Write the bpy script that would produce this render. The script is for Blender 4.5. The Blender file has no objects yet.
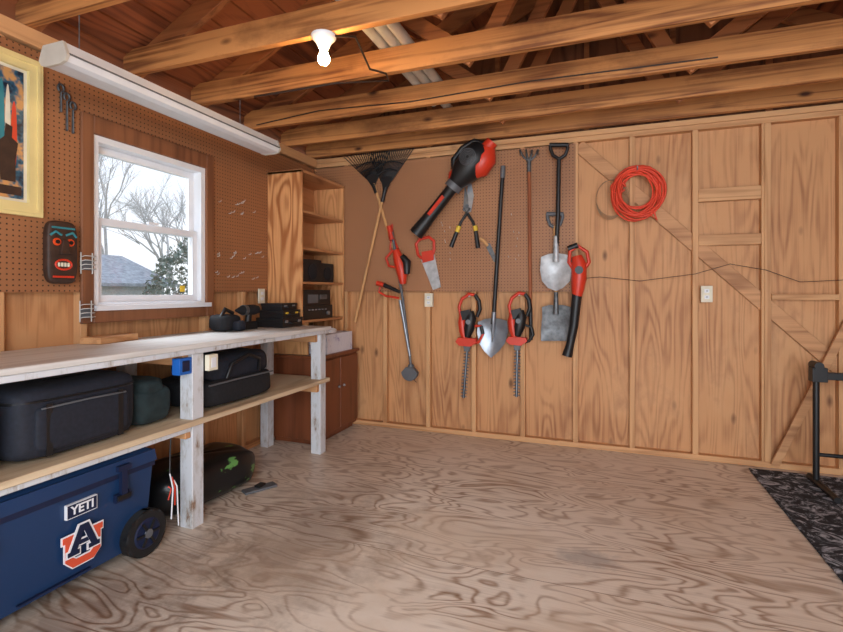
import bpy, math, random
from mathutils import Vector, Matrix
random.seed(7)
V=Vector
# ------------------------------------------------------------------ camera survey (metres; camera stands at origin)
F=486.0; YAW=math.radians(20.2); CAMZ=1.22
S_,C_=math.sin(YAW),math.cos(YAW)
BY=3.97    # plane of stud faces, back wall
LX=-2.54   # plane of stud faces, left wall
def _d(px):
    r=(px-421.5)/F
    return (-S_+C_*r, C_+S_*r)
def W(px,py,d=0.0):      # point on the back wall, d metres in front of it
    x,y=_d(px); t=(BY-d)/y
    return V((x*t,BY-d,CAMZ-(py-291)*t/F))
def L(px,py,d=0.0):      # point on the left wall
    x,y=_d(px); t=(LX+d)/x
    return V((LX+d,y*t,CAMZ-(py-291)*t/F))
# ------------------------------------------------------------------ materials
def srgb(r,g,b):
    f=lambda c:(c/255/12.92) if c/255<=0.04045 else ((c/255+0.055)/1.055)**2.4
    return (f(r),f(g),f(b),1)
def newmat(name):
    m=bpy.data.materials.new(name); m.use_nodes=True
    nt=m.node_tree; return m,nt,nt.nodes['Principled BSDF']
def plain(name,col,rough=0.5,metal=0.0,noise=0.12,nscale=12,emis=0,spec=0.5):
    m,nt,b=newmat(name)
    c=srgb(*col)
    tc=nt.nodes.new('ShaderNodeTexCoord'); n=nt.nodes.new('ShaderNodeTexNoise'); n.inputs['Scale'].default_value=nscale
    n.inputs['Detail'].default_value=4
    nt.links.new(tc.outputs['Object'],n.inputs['Vector'])
    r=nt.nodes.new('ShaderNodeValToRGB')
    r.color_ramp.elements[0].position=0.3; r.color_ramp.elements[1].position=0.7
    r.color_ramp.elements[0].color=tuple(x*(1-noise) for x in c[:3])+(1,)
    r.color_ramp.elements[1].color=tuple(min(1,x*(1+noise)) for x in c[:3])+(1,)
    nt.links.new(n.outputs['Fac'],r.inputs['Fac']); nt.links.new(r.outputs['Color'],b.inputs['Base Color'])
    b.inputs['Roughness'].default_value=rough; b.inputs['Metallic'].default_value=metal
    b.inputs['Specular IOR Level'].default_value=spec
    if emis:
        b.inputs['Emission Color'].default_value=c; b.inputs['Emission Strength'].default_value=emis
    return m
def mottle(name,c1,c2,scale,p0,p1,rough=0.6,c3=None,p2=None,detail=8,stretch=(1,1,1),dist=0.0):
    m,nt,b=newmat(name)
    tc=nt.nodes.new('ShaderNodeTexCoord'); mp=nt.nodes.new('ShaderNodeMapping'); mp.inputs['Scale'].default_value=stretch
    n=nt.nodes.new('ShaderNodeTexNoise'); n.inputs['Scale'].default_value=scale; n.inputs['Detail'].default_value=detail
    n.inputs['Roughness'].default_value=0.7; n.inputs['Distortion'].default_value=dist
    nt.links.new(tc.outputs['Object'],mp.inputs[0]); nt.links.new(mp.outputs[0],n.inputs['Vector'])
    r=nt.nodes.new('ShaderNodeValToRGB'); e=r.color_ramp.elements
    e[0].position=p0; e[0].color=srgb(*c1); e[1].position=p1; e[1].color=srgb(*c2)
    if c3: x=e.new(p2); x.color=srgb(*c3)
    nt.links.new(n.outputs['Fac'],r.inputs['Fac']); nt.links.new(r.outputs[0],b.inputs['Base Color']); b.inputs['Roughness'].default_value=rough
    return m
def math_n(nt,op,a=None,b=None):
    n=nt.nodes.new('ShaderNodeMath'); n.operation=op
    for i,x in enumerate((a,b)):
        if x is None: continue
        if isinstance(x,(int,float)): n.inputs[i].default_value=x
        else: nt.links.new(x,n.inputs[i])
    return n.outputs[0]
def mixc(nt,fac,a,b,mode='MIX'):
    n=nt.nodes.new('ShaderNodeMix'); n.data_type='RGBA'; n.blend_type=mode
    for i,x in ((0,fac),(6,a),(7,b)):
        if isinstance(x,(int,float,tuple)): n.inputs[i].default_value=x
        else: nt.links.new(x,n.inputs[i])
    return n.outputs[2]
def wood(name,dark,light,axis=0,across=3.0,along=0.5,rings=7,rough=0.6,contrast=0.7,knots=0.0,stain=0.25,bump=0.15,patches=(),fiber=0.35,spec=0.4,power=2.5,distort=0.3,seams=None,fibf=110,ndet=1.5,wear=()):
    m,nt,b=newmat(name)
    tc=nt.nodes.new('ShaderNodeTexCoord'); oi=nt.nodes.new('ShaderNodeObjectInfo')
    off=math_n(nt,'MULTIPLY',oi.outputs['Random'],37.0)
    add=nt.nodes.new('ShaderNodeVectorMath'); add.operation='ADD'
    nt.links.new(tc.outputs['Object'],add.inputs[0]); nt.links.new(off,add.inputs[1])
    vec=add.outputs[0]
    if seams:   # shift the figure from sheet to sheet
        sp=nt.nodes.new('ShaderNodeSeparateXYZ'); nt.links.new(tc.outputs['Object'],sp.inputs[0])
        q=math_n(nt,'DIVIDE',math_n(nt,'ADD',sp.outputs[seams[0]],seams[2]),seams[1]); fl=math_n(nt,'FLOOR',q); fr=math_n(nt,'FRACT',q)
        ad2=nt.nodes.new('ShaderNodeVectorMath'); ad2.operation='ADD'
        nt.links.new(vec,ad2.inputs[0]); nt.links.new(math_n(nt,'MULTIPLY',fl,5.37),ad2.inputs[1]); vec=ad2.outputs[0]
        seam=math_n(nt,'LESS_THAN',fr,0.003/seams[1])
    def mapped(ac,al):
        mp=nt.nodes.new('ShaderNodeMapping'); s=[ac,ac,ac]; s[axis]=al
        mp.inputs['Scale'].default_value=s; nt.links.new(vec,mp.inputs['Vector']); return mp.outputs[0]
    n1=nt.nodes.new('ShaderNodeTexNoise'); n1.inputs['Scale'].default_value=1; n1.inputs['Detail'].default_value=ndet
    n1.inputs['Roughness'].default_value=0.4; n1.inputs['Distortion'].default_value=distort
    nt.links.new(mapped(across,along),n1.inputs['Vector'])
    ph=math_n(nt,'MULTIPLY',n1.outputs['Fac'],rings*6.283)
    sn=math_n(nt,'SINE',ph); sn=math_n(nt,'MULTIPLY_ADD',sn,0.5); sn.node.inputs[2].default_value=0.5
    sn=math_n(nt,'POWER',sn,power)
    n2=nt.nodes.new('ShaderNodeTexNoise'); n2.inputs['Scale'].default_value=1; n2.inputs['Detail'].default_value=4
    nt.links.new(mapped(fibf,2.5),n2.inputs['Vector'])
    fib=math_n(nt,'MULTIPLY',math_n(nt,'SUBTRACT',n2.outputs['Fac'],0.5),fiber*2)
    n3=nt.nodes.new('ShaderNodeTexNoise'); n3.inputs['Scale'].default_value=1.6; n3.inputs['Detail'].default_value=4
    nt.links.new(add.outputs[0],n3.inputs['Vector'])
    amp=math_n(nt,'MULTIPLY',n3.outputs['Fac'],contrast*2)
    fac=math_n(nt,'MULTIPLY',sn,amp); fac=math_n(nt,'ADD',fac,fib)
    st=math_n(nt,'MULTIPLY',math_n(nt,'SUBTRACT',n3.outputs['Fac'],0.5),stain*3)
    fac=math_n(nt,'ADD',fac,st); fac.node.use_clamp=True
    col=mixc(nt,fac,srgb(*light),srgb(*dark))
    if knots>0:
        vo=nt.nodes.new('ShaderNodeTexVoronoi'); vo.inputs['Scale'].default_value=1
        nt.links.new(mapped(5.0,2.2),vo.inputs['Vector'])
        k=nt.nodes.new('ShaderNodeValToRGB'); k.color_ramp.elements[0].position=0.04; k.color_ramp.elements[1].position=0.12
        k.color_ramp.elements[0].color=(knots,)*3+(1,); k.color_ramp.elements[1].color=(0,0,0,1)
        nt.links.new(vo.outputs['Distance'],k.inputs['Fac'])
        col=mixc(nt,k.outputs['Color'],col,srgb(int(dark[0]*0.55),int(dark[1]*0.45),int(dark[2]*0.4)))
    for (ps,pc,a0,a1,amt) in patches:
        n4=nt.nodes.new('ShaderNodeTexNoise'); n4.inputs['Scale'].default_value=ps; n4.inputs['Detail'].default_value=7; n4.inputs['Roughness'].default_value=0.65
        nt.links.new(mapped(1.3,.8),n4.inputs['Vector'])
        k=nt.nodes.new('ShaderNodeValToRGB'); k.color_ramp.elements[0].position=a0; k.color_ramp.elements[1].position=a1
        k.color_ramp.elements[0].color=(0,0,0,1); k.color_ramp.elements[1].color=(amt,)*3+(1,)
        nt.links.new(n4.outputs['Fac'],k.inputs['Fac'])
        col=mixc(nt,k.outputs['Color'],col,srgb(*pc))
    for (wx,wy,rx,ry,wc,amt) in wear:   # worn / dirty traffic areas, metres
        mp=nt.nodes.new('ShaderNodeMapping'); mp.inputs['Location'].default_value=(-wx/rx,-wy/ry,0); mp.inputs['Scale'].default_value=(1/rx,1/ry,0)
        nt.links.new(tc.outputs['Object'],mp.inputs[0])
        ln=nt.nodes.new('ShaderNodeVectorMath'); ln.operation='LENGTH'; nt.links.new(mp.outputs[0],ln.inputs[0])
        n5=nt.nodes.new('ShaderNodeTexNoise'); n5.inputs['Scale'].default_value=5; n5.inputs['Detail'].default_value=8; n5.inputs['Roughness'].default_value=.7
        nt.links.new(tc.outputs['Object'],n5.inputs['Vector'])
        dd=math_n(nt,'ADD',ln.outputs['Value'],math_n(nt,'MULTIPLY',math_n(nt,'SUBTRACT',n5.outputs['Fac'],.5),3.2))
        k=nt.nodes.new('ShaderNodeValToRGB'); k.color_ramp.elements[0].position=.25; k.color_ramp.elements[1].position=1.0
        k.color_ramp.elements[0].color=(amt,)*3+(1,); k.color_ramp.elements[1].color=(0,0,0,1)
        nt.links.new(dd,k.inputs['Fac']); col=mixc(nt,k.outputs['Color'],col,srgb(*wc))
    if seams: col=mixc(nt,seam,col,srgb(120,94,74))
    nt.links.new(col,b.inputs['Base Color'])
    b.inputs['Roughness'].default_value=rough; b.inputs['Specular IOR Level'].default_value=spec
    bp=nt.nodes.new('ShaderNodeBump'); bp.inputs['Strength'].default_value=bump; bp.inputs['Distance'].default_value=0.003
    nt.links.new(fac,bp.inputs['Height']); nt.links.new(bp.outputs[0],b.inputs['Normal'])
    return m
def pegmat(name,dark,light,ua,va):
    m=wood(name,dark,light,axis=2,across=2,along=1,rings=1,contrast=0.15,stain=0.6,fiber=0.15,bump=0.0,rough=0.55)
    nt=m.node_tree; b=nt.nodes['Principled BSDF']; src=b.inputs['Base Color'].links[0].from_socket
    tc=nt.nodes.new('ShaderNodeTexCoord'); sp=nt.nodes.new('ShaderNodeSeparateXYZ'); nt.links.new(tc.outputs['Object'],sp.inputs[0])
    def cell(o):
        a=math_n(nt,'FRACT',math_n(nt,'DIVIDE',o,0.0254)); a=math_n(nt,'SUBTRACT',a,0.5); return math_n(nt,'MULTIPLY',a,a)
    d=math_n(nt,'SQRT',math_n(nt,'ADD',cell(sp.outputs[ua]),cell(sp.outputs[va])))
    h=math_n(nt,'LESS_THAN',d,0.16)
    col=mixc(nt,h,src,srgb(70,44,28)); nt.links.new(col,b.inputs['Base Color'])
    return m
M={}
M['plyZ']=wood('plywood_wall',(146,92,56),(202,148,100),axis=2,across=5.5,along=0.7,rings=12,contrast=0.42,knots=0.75,stain=0.42,power=1.8,fiber=.5,patches=((1.1,(216,170,124),.52,.7,.5),(2.2,(138,78,44),.6,.75,.55)))
M['studZ']=wood('stud_wood_z',(162,110,68),(208,158,110),axis=2,across=11,along=0.6,rings=4,contrast=0.5,knots=0.6)
M['studX']=wood('stud_wood_x',(162,110,68),(208,158,110),axis=0,across=11,along=0.6,rings=4,contrast=0.5,knots=0.6)
M['studY']=wood('stud_wood_y',(160,108,66),(208,158,110),axis=1,across=11,along=0.6,rings=4,contrast=0.5,knots=0.6)
M['brace']=wood('brace_wood',(144,94,58),(202,150,104),axis=0,across=8,along=0.8,rings=4,contrast=0.5,knots=0.4)
M['joist']=wood('joist_wood',(120,70,36),(194,132,76),axis=0,across=11,along=0.55,rings=6,contrast=0.6,knots=0.98,stain=0.6,power=1.8,fiber=.6,bump=.3,patches=((2.0,(100,58,32),.54,.7,.65),))
M['rafter']=wood('rafter_wood',(104,58,32),(168,106,62),axis=0,across=10,along=0.9,rings=5,contrast=0.5,knots=0.9,stain=0.5,fiber=.5)
M['roof']=wood('roof_sheathing',(90,46,28),(150,86,52),axis=1,across=5,along=0.6,rings=9,contrast=0.6,knots=0.8,stain=0.5,fiber=.5)
M['gable']=wood('gable_sheathing',(84,48,28),(128,80,50),axis=2,across=5,along=0.6,rings=7,contrast=0.6,knots=0.6,stain=.5)
M['pegB']=pegmat('pegboard_back',(134,88,58),(168,118,82),0,2)
M['pegL']=pegmat('pegboard_left',(126,80,50),(158,106,70),1,2)
M['trim']=wood('window_trim_wood',(100,60,38),(136,88,58),axis=2,across=8,along=0.8,rings=3,contrast=0.5)
M['floor']=wood('floor_plywood',(136,104,80),(220,206,190),axis=0,across=5.6,along=1.9,rings=11,contrast=0.60,stain=0.25,rough=0.40,bump=0.2,fiber=0.4,spec=0.5,power=3.0,distort=.6,seams=(1,1.22,.35),
  patches=((1.2,(204,182,160),.48,.62,.6),(2.6,(154,138,124),.60,.74,.45)),ndet=2.2,
  wear=((-1.3,2.1,.5,.7,(124,104,88),.42),(-.9,1.15,.7,.3,(126,106,90),.32),(-.05,2.35,.14,.10,(124,122,122),.5),(-1.8,1.2,.4,.8,(108,86,70),.55)))
M['bench']=wood('bench_top_wood',(172,164,156),(214,212,208),axis=1,across=5,along=0.6,rings=8,contrast=0.35,rough=0.45)
M['shelfw']=wood('shelf_wood',(174,146,116),(214,192,160),axis=1,across=5,along=0.6,rings=6,contrast=0.45)
M['shelfply']=wood('bookcase_plywood',(162,100,56),(216,158,104),axis=2,across=6,along=1.1,rings=9,contrast=0.7,knots=0.6,power=1.6,fiber=.5)
M['shelfin']=wood('bookcase_inner',(150,94,56),(192,136,90),axis=1,across=6,along=1,rings=5,contrast=0.5)
M['cab']=wood('cabinet_wood',(84,44,26),(124,70,44),axis=2,across=5,along=0.6,rings=5,contrast=0.5,rough=0.35)
M['white_chip']=mottle('chipped_white_paint',(206,208,212),(184,182,180),16,.5,.6,.6,(134,104,82),.68,stretch=(1,1,.35))
M['white']=plain('white_vinyl',(226,228,232),0.4,noise=0.03)
M['whitem']=plain('white_enamel',(214,216,220),0.35,noise=0.04)
M['pvc']=plain('pvc_white',(196,190,178),0.4,noise=0.08)
M['black']=plain('black_plastic',(22,22,24),0.45,noise=0.2)
M['black2']=plain('black_fabric',(20,21,26),0.85,noise=0.3,nscale=60)
M['navyf']=plain('navy_fabric',(22,26,38),0.8,noise=0.3,nscale=60)
M['greenf']=plain('green_fabric',(26,40,42),0.9,noise=0.4,nscale=20)
M['gray']=plain('gray_plastic',(92,94,98),0.5,noise=0.1)
M['steel']=plain('steel',(150,156,164),0.38,0.75,noise=0.2)
M['steeld']=plain('worn_steel',(104,106,108),0.5,0.6,noise=0.4,nscale=25)
M['silver']=plain('silver_paint',(178,180,182),0.45,0.3,noise=0.25,nscale=20)
M['red']=plain('red_orange_plastic',(206,56,32),0.4,noise=0.06)
M['cord']=plain('orange_cord',(222,66,34),0.5,noise=0.1)
M['orange']=plain('orange_plastic',(222,76,30),0.4,noise=0.06)
M['handle']=wood('tool_handle_wood',(166,112,66),(210,160,106),axis=2,across=20,along=1,rings=2,contrast=0.4)
M['handled']=wood('dark_handle_wood',(120,62,34),(160,90,52),axis=2,across=20,along=1,rings=2,contrast=0.4)
M['yellow']=plain('yellow_plastic',(226,190,60),0.5)
M['frame']=plain('cream_frame_paint',(226,206,142),0.5,noise=0.08,nscale=6)
M['teal']=plain('teal_paint',(52,130,140),0.6); M['cream']=plain('cream_paper',(222,214,192),0.7)
M['pic']=mottle('poster_print',(26,34,52),(50,96,120),11,.40,.5,.4,(204,150,92),.60,detail=3)
M['tiki']=plain('tiki_wood',(58,38,28),0.6,noise=0.3,nscale=25)
M['navy']=plain('navy_cooler_plastic',(26,54,92),0.38,noise=0.06,nscale=4)
M['navyd']=plain('navy_dark',(12,28,60),0.5)
M['logor']=plain('logo_orange',(214,84,56),0.5,noise=0.02); M['logow']=plain('logo_white',(232,232,236),0.5,noise=0.02)
M['hook']=plain('galvanised_hook',(200,198,192),0.5)
M['rubber']=plain('rubber_tire',(22,22,24),0.7,noise=0.2)
M['blue']=plain('blue_box_plastic',(30,96,180),0.5)
M['bagprint']=mottle('printed_black_bag',(18,19,22),(20,22,24),11,.5,.61,.35,(96,150,80),.64,detail=3,stretch=(1,.5,1))
M['wire']=plain('tan_wire',(150,116,84),0.5)
M['cable']=plain('dark_cable',(50,34,26),0.5)
M['box']=mottle('white_box_card',(216,214,222),(206,204,214),14,.5,.6,.6,(128,120,170),.66)
M['siding']=plain('house_siding',(206,208,208),0.8); M['shingle']=plain('roof_shingle',(164,168,174),0.9,noise=0.3,nscale=6)
M['bark']=plain('bark',(196,194,192),0.9,noise=0.2); M['leaf']=plain('evergreen_leaf',(134,144,134),0.9,noise=0.35,nscale=3)  # bark paled so the outdoor haze is put into its colour
M['grass']=plain('lawn',(150,152,130),0.95,noise=0.4,nscale=1.2)
M['bulb']=plain('glowing_bulb',(255,206,140),0.3,emis=220)
m,nt,b=newmat('window_glass'); nt.nodes.remove(b); out=[n for n in nt.nodes if n.type=='OUTPUT_MATERIAL'][0]
t=nt.nodes.new('ShaderNodeBsdfTransparent'); g=nt.nodes.new('ShaderNodeBsdfGlossy'); g.inputs['Roughness'].default_value=0.05
mx=nt.nodes.new('ShaderNodeMixShader'); mx.inputs[0].default_value=0.06
nt.links.new(t.outputs[0],mx.inputs[1]); nt.links.new(g.outputs[0],mx.inputs[2]); nt.links.new(mx.outputs[0],out.inputs[0]); M['glass']=m
M['rug']=mottle('speckled_black_rug',(20,22,26),(40,43,50),9,.40,.50,.95,(176,180,188),.62,detail=12,dist=2.2)
# ------------------------------------------------------------------ mesh builder
class B:
    def __init__(s,name): s.name=name; s.v=[]; s.f=[]; s.m=[]; s.s=[]; s.mats=[]
    def mi(s,k):
        if k not in s.mats: s.mats.append(k)
        return s.mats.index(k)
    def add(s,vs,fs,mat,smooth=False):
        o=len(s.v); s.v+= [V(p) for p in vs]
        for f in fs: s.f.append([i+o for i in f]); s.m.append(s.mi(mat)); s.s.append(smooth)
    def box(s,a,b,mat,rot=None):
        x0,y0,z0=a; x1,y1,z1=b
        x0,x1=min(x0,x1),max(x0,x1); y0,y1=min(y0,y1),max(y0,y1); z0,z1=min(z0,z1),max(z0,z1)
        vs=[V(p) for p in ((x0,y0,z0),(x1,y0,z0),(x1,y1,z0),(x0,y1,z0),(x0,y0,z1),(x1,y0,z1),(x1,y1,z1),(x0,y1,z1))]
        if rot is not None:
            c=(V(a)+V(b))/2; vs=[rot@(p-c)+c for p in vs]
        s.add(vs,[(0,3,2,1),(4,5,6,7),(0,1,5,4),(1,2,6,5),(2,3,7,6),(3,0,4,7)],mat); return s
    def beam(s,p,q,w,h,mat,up=(0,0,1)):
        p=V(p);q=V(q); d=(q-p).normalized(); sd=d.cross(V(up)).normalized(); u=sd.cross(d)
        vs=[]
        for e in (p,q):
            for a,c in ((-1,-1),(1,-1),(1,1),(-1,1)): vs.append(e+sd*a*w/2+u*c*h/2)
        s.add(vs,[(0,1,2,3),(7,6,5,4),(0,4,5,1),(1,5,6,2),(2,6,7,3),(3,7,4,0)],mat); return s
    def tube(s,path,r,mat,n=10,closed=False,flat=1.0,flatdir=None):
        path=[V(p) for p in path]; k=len(path)
        if not isinstance(r,(list,tuple)): r=[r]*k
        up=None; vs=[]
        for i in range(k):
            if closed: t=path[(i+1)%k]-path[i-1]
            else: t=path[min(i+1,k-1)]-path[max(i-1,0)]
            t.normalize()
            if up is None:
                up=V(flatdir) if flatdir else (V((0,0,1)) if abs(t.z)<0.9 else V((0,1,0)))
            sd=t.cross(up)
            if sd.length<1e-4: sd=t.cross(V((1,0.3,0.2)))
            sd.normalize(); u=sd.cross(t).normalized(); up=u
            for j in range(n):
                a=2*math.pi*j/n; vs.append(path[i]+sd*math.cos(a)*r[i]+u*math.sin(a)*r[i]*flat)
        fs=[]
        for i in range(k if closed else k-1):
            i2=(i+1)%k
            for j in range(n):
                j2=(j+1)%n; fs.append((i*n+j,i*n+j2,i2*n+j2,i2*n+j))
        s.add(vs,fs,mat,True)
        if not closed:
            s.add(vs[:n],[tuple(range(n-1,-1,-1))],mat); s.add(vs[-n:],[tuple(range(n))],mat)
        return s
    def plate(s,pts,off,mat):
        pts=[V(p) for p in pts]; off=V(off); n=len(pts)
        vs=pts+[p+off for p in pts]
        s.add(vs,[tuple(range(n-1,-1,-1)),tuple(range(n,2*n))]+[(i,(i+1)%n,(i+1)%n+n,i+n) for i in range(n)],mat); return s
    def dish(s,pts,off,mat):
        pts=[V(p) for p in pts]; c=sum(pts,V())/len(pts); off=V(off); n=len(pts); vs=[]; fs=[]
        ks=(1,.85,.6,.3)
        for k in ks:
            for p in pts: vs.append(c+(p-c)*k+off*(1-k*k))
        vs.append(c+off)
        for i in range(len(ks)-1):
            for j in range(n): fs.append((i*n+j,i*n+(j+1)%n,(i+1)*n+(j+1)%n,(i+1)*n+j))
        for j in range(n): fs.append(((len(ks)-1)*n+j,(len(ks)-1)*n+(j+1)%n,len(vs)-1))
        s.add(vs,fs,mat,True); return s
    def blob(s,c,size,mat,e=0.35,nu=28,nv=16,rot=None,wob=0.0,seed=0):
        c=V(c); vs=[]; fs=[]
        sg=lambda x,p: math.copysign(abs(x)**p,x)
        for i in range(nv+1):
            a=-math.pi/2+math.pi*i/nv
            for j in range(nu):
                b=2*math.pi*j/nu
                p=V((sg(math.cos(a),e)*sg(math.cos(b),e)*size[0]/2, sg(math.cos(a),e)*sg(math.sin(b),e)*size[1]/2, sg(math.sin(a),e)*size[2]/2))
                if wob:
                    p*=1+wob*(math.sin(b*3+seed+a*2)*0.6+math.sin(b*7+a*5+seed*2)*0.4)
                if rot is not None: p=rot@p
                vs.append(c+p)
        for i in range(nv):
            for j in range(nu): fs.append((i*nu+j,i*nu+(j+1)%nu,(i+1)*nu+(j+1)%nu,(i+1)*nu+j))
        s.add(vs,fs,mat,True); return s
    def text(s,txt,size,org,u,v,mat,ext=0.002):
        cu=bpy.data.curves.new('t','FONT'); cu.body=txt; cu.size=size; cu.align_x='CENTER'; cu.align_y='CENTER'; cu.extrude=ext; cu.offset=size*0.02
        o=bpy.data.objects.new('t',cu); bpy.context.scene.collection.objects.link(o)
        bpy.context.view_layer.update()
        me=bpy.data.meshes.new_from_object(o.evaluated_get(bpy.context.evaluated_depsgraph_get()))
        u=V(u);v=V(v);nn=u.cross(v)
        s.add([V(org)+u*p.co.x+v*p.co.y+nn*p.co.z for p in me.vertices],[tuple(f.vertices) for f in me.polygons],mat)
        bpy.data.objects.remove(o); bpy.data.meshes.remove(me); return s
    def done(s,bevel=0.0,seg=2,centre=True):
        c=V((0,0,0))
        if centre:
            lo=V([min(p[i] for p in s.v) for i in range(3)]); hi=V([max(p[i] for p in s.v) for i in range(3)]); c=(lo+hi)/2
        me=bpy.data.meshes.new(s.name); me.from_pydata([p-c for p in s.v],[],s.f)
        for k in s.mats: me.materials.append(M[k])
        for i,p in enumerate(me.polygons): p.material_index=s.m[i]; p.use_smooth=s.s[i]
        me.update(); o=bpy.data.objects.new(s.name,me); o.location=c; bpy.context.scene.collection.objects.link(o)
        if bevel:
            b=o.modifiers.new('b','BEVEL'); b.width=bevel; b.segments=seg; b.limit_method='ANGLE'; b.angle_limit=math.radians(50)
        return o
def arc(c,u,v,ru,rv,a0,a1,n):
    return [V(c)+V(u)*ru*math.cos(math.radians(a0+(a1-a0)*i/n))+V(v)*rv*math.sin(math.radians(a0+(a1-a0)*i/n)) for i in range(n+1)]
# ------------------------------------------------------------------ room shell
XR=2.35; YR=-1.9; ZT=2.46; SH=0.055
B('floor').box((LX-SH-.04,YR-.1,-.06),(XR+SH+.04,BY+SH+.04,0),'floor').done(centre=False)
b=B('wall_back')
for x0,x1 in ((LX-SH-.04,-1.4),(-1.398,-.182),(-.18,.643),(.645,1.49),(1.492,XR+SH)):
    b.box((x0,BY+SH,0),(x1,BY+SH+.04,ZT),'plyZ')
b.done()
WY0,WY1,WZ0,WZ1=1.815,2.60,1.12,2.055
b=B('wall_left'); x0,x1=LX-SH-.04,LX-SH
b.box((x0,YR,0),(x1,WY0,ZT),'plyZ').box((x0,WY1,0),(x1,BY+SH,ZT),'plyZ').box((x0,WY0,0),(x1,WY1,WZ0),'plyZ').box((x0,WY0,WZ1),(x1,WY1,ZT),'plyZ'); b.done()
B('wall_right').box((XR+SH,YR,0),(XR+SH+.04,BY+SH+.04,ZT),'plyZ').done()
b=B('wall_rear'); b.box((LX-SH,YR-.1,0),(-1.9,YR-.06,ZT),'plyZ').box((2.0,YR-.1,0),(XR+SH,YR-.06,ZT),'plyZ').box((-1.9,YR-.1,2.25),(2.0,YR-.06,ZT),'plyZ'); b.done()
# back wall framing (studs, plates, blocking, let-in brace)
b=B('wall_stud_framing')
studs=[-2.2,-1.81,-1.40,-.995,-.59,-.181,.225,.644,1.085,1.5,1.92,2.3]
for x in studs: b.box((x-.019,BY,.042),(x+.019,BY+SH-.001,ZT-.08),'studZ')
b.box((1.047,BY,.042),(1.065,BY+SH-.001,ZT-.08),'studZ')
b.box((LX,BY-.002,0.001),(XR,BY+SH-.001,.042),'studX').box((LX,BY-.004,ZT-.08),(XR,BY+SH-.001,ZT-.042),'studX').box((LX,BY-.008,ZT-.04),(XR,BY+SH-.001,ZT-.001),'studX')
for za,zb in ((1.862,1.954),(1.545,1.622)): b.box((.664,BY+.004,za),(1.046,BY+.04,zb),'studX')
b.box((1.105,BY-.01,1.16),(1.48,BY+SH-.001,1.198),'studX')
b.beam((-.16,BY+.034,2.36),(1.9,BY+.034,.30),.02,.095,'brace',up=(0,0,1))
b.done(.002,1)
b=B('wall_stud_framing')
for y in (-1.5,-1.0,-.6,-.2,.2,.6,1.0,1.4,1.78,2.63,3.0,3.4,3.8):
    b.box((LX-SH+.001,y-.019,.04),(LX,y+.019,ZT-.08),'studZ')
b.box((LX-SH+.001,YR,0.001),(LX,BY-.01,.04),'studY').box((LX-SH+.001,YR,ZT-.08),(LX+.03,BY-.01,ZT-.002),'studY')
b.done(.002,1)
b=B('wall_stud_framing')
for y in [YR+.2+.42*i for i in range(14)]: b.box((XR,y-.019,.04),(XR+SH-.001,y+.019,ZT-.08),'studZ')
b.box((XR,YR,0.001),(XR+SH-.001,BY,.04),'studY').box((XR,YR,ZT-.08),(XR+SH-.001,BY,ZT-.002),'studY'); b.done(.002,1)
# pegboards
PZ=1.215
b=B('pegboard'); b.box((LX+.008,BY-.007,PZ),(-.181,BY-.001,ZT-.09),'pegB'); b.done()
b=B('pegboard'); p0,p1=LX+.001,LX+.007
b.box((p0,YR+.1,PZ),(p1,WY0,ZT-.09),'pegL').box((p0,WY1,PZ),(p1,BY-.01,ZT-.09),'pegL').box((p0,WY0,WZ1),(p1,WY1,ZT-.09),'pegL'); b.done()
# window
def ringframe(b,x0,x1,ya,yb,za,zb,w,mat):
    b.box((x0,ya,za),(x1,ya+w,zb),mat).box((x0,yb-w,za),(x1,yb,zb),mat).box((x0,ya+w,za),(x1,yb-w,za+w),mat).box((x0,ya+w,zb-w),(x1,yb-w,zb),mat)
b=B('window_1')
ringframe(b,LX-SH-.05,LX+.012,WY0+.001,WY1-.001,WZ0+.001,WZ1-.001,.034,'white')
b.box((LX+.0125,WY0-.0,WZ0-.005),(LX+.05,WY1+.02,WZ0+.022),'white')
mid=1.60
def sash(xc,za,zb):
    y0,y1=WY0+.0355,WY1-.0355; w=.04
    ringframe(b,xc-.014,xc+.014,y0,y1,za,zb,w,'white')
    b.box((xc-.002,y0+w-.001,za+w-.001),(xc+.002,y1-w+.001,zb-w+.001),'glass')
sash(LX-.035,WZ0+.036,mid+.02); sash(LX-.068,mid-.02,WZ1-.036)
b.box((LX-.02,2.17,mid+.021),(LX+.0,2.24,mid+.035),'white')
b.box((LX-.0325,2.43,1.215),(LX-.0315,2.47,1.255),'yellow')
b.done()
b=B('trim_1'); t0,t1=LX+.008,LX+.028; tw=.065
b.box((t0,WY0-tw,WZ0-.07),(t1,WY0,WZ1+tw+.03),'trim').box((t0,WY1,WZ0-.07),(t1,WY1+tw,WZ1+tw+.03),'trim')
b.box((t0,WY0,WZ1),(t1,WY1,WZ1+tw+.03),'trim').box((t0,WY0,WZ0-.07),(t1,WY1,WZ0-.006),'trim').done(.003,1)
# roof + gables
RX=(LX+XR)/2; PITCH=.5; RZ=ZT+.12+PITCH*(RX-LX)
eave=.15
for nm,xa in (('ceiling',LX-eave),('ceiling',XR+eave)):
    b=B(nm); n=18; za=ZT+.12-PITCH*eave
    for i in range(n):
        f0=i/n+.002; f1=(i+1)/n-.002
        pa=V((xa+(RX-xa)*f0,0,za+(RZ-za)*f0)); pb=V((xa+(RX-xa)*f1,0,za+(RZ-za)*f1))
        q=[V((pa.x,YR-.1,pa.z)),V((pb.x,YR-.1,pb.z)),V((pb.x,BY+SH+.04,pb.z)),V((pa.x,BY+SH+.04,pa.z))]
        b.plate(q,(0,0,.02),'roof')
    b.plate([V((xa,YR-.1,za+.022)),V((RX,YR-.1,RZ+.022)),V((RX,BY+SH+.04,RZ+.022)),V((xa,BY+SH+.04,za+.022))],(0,0,.02),'roof')
    b.done()
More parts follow.
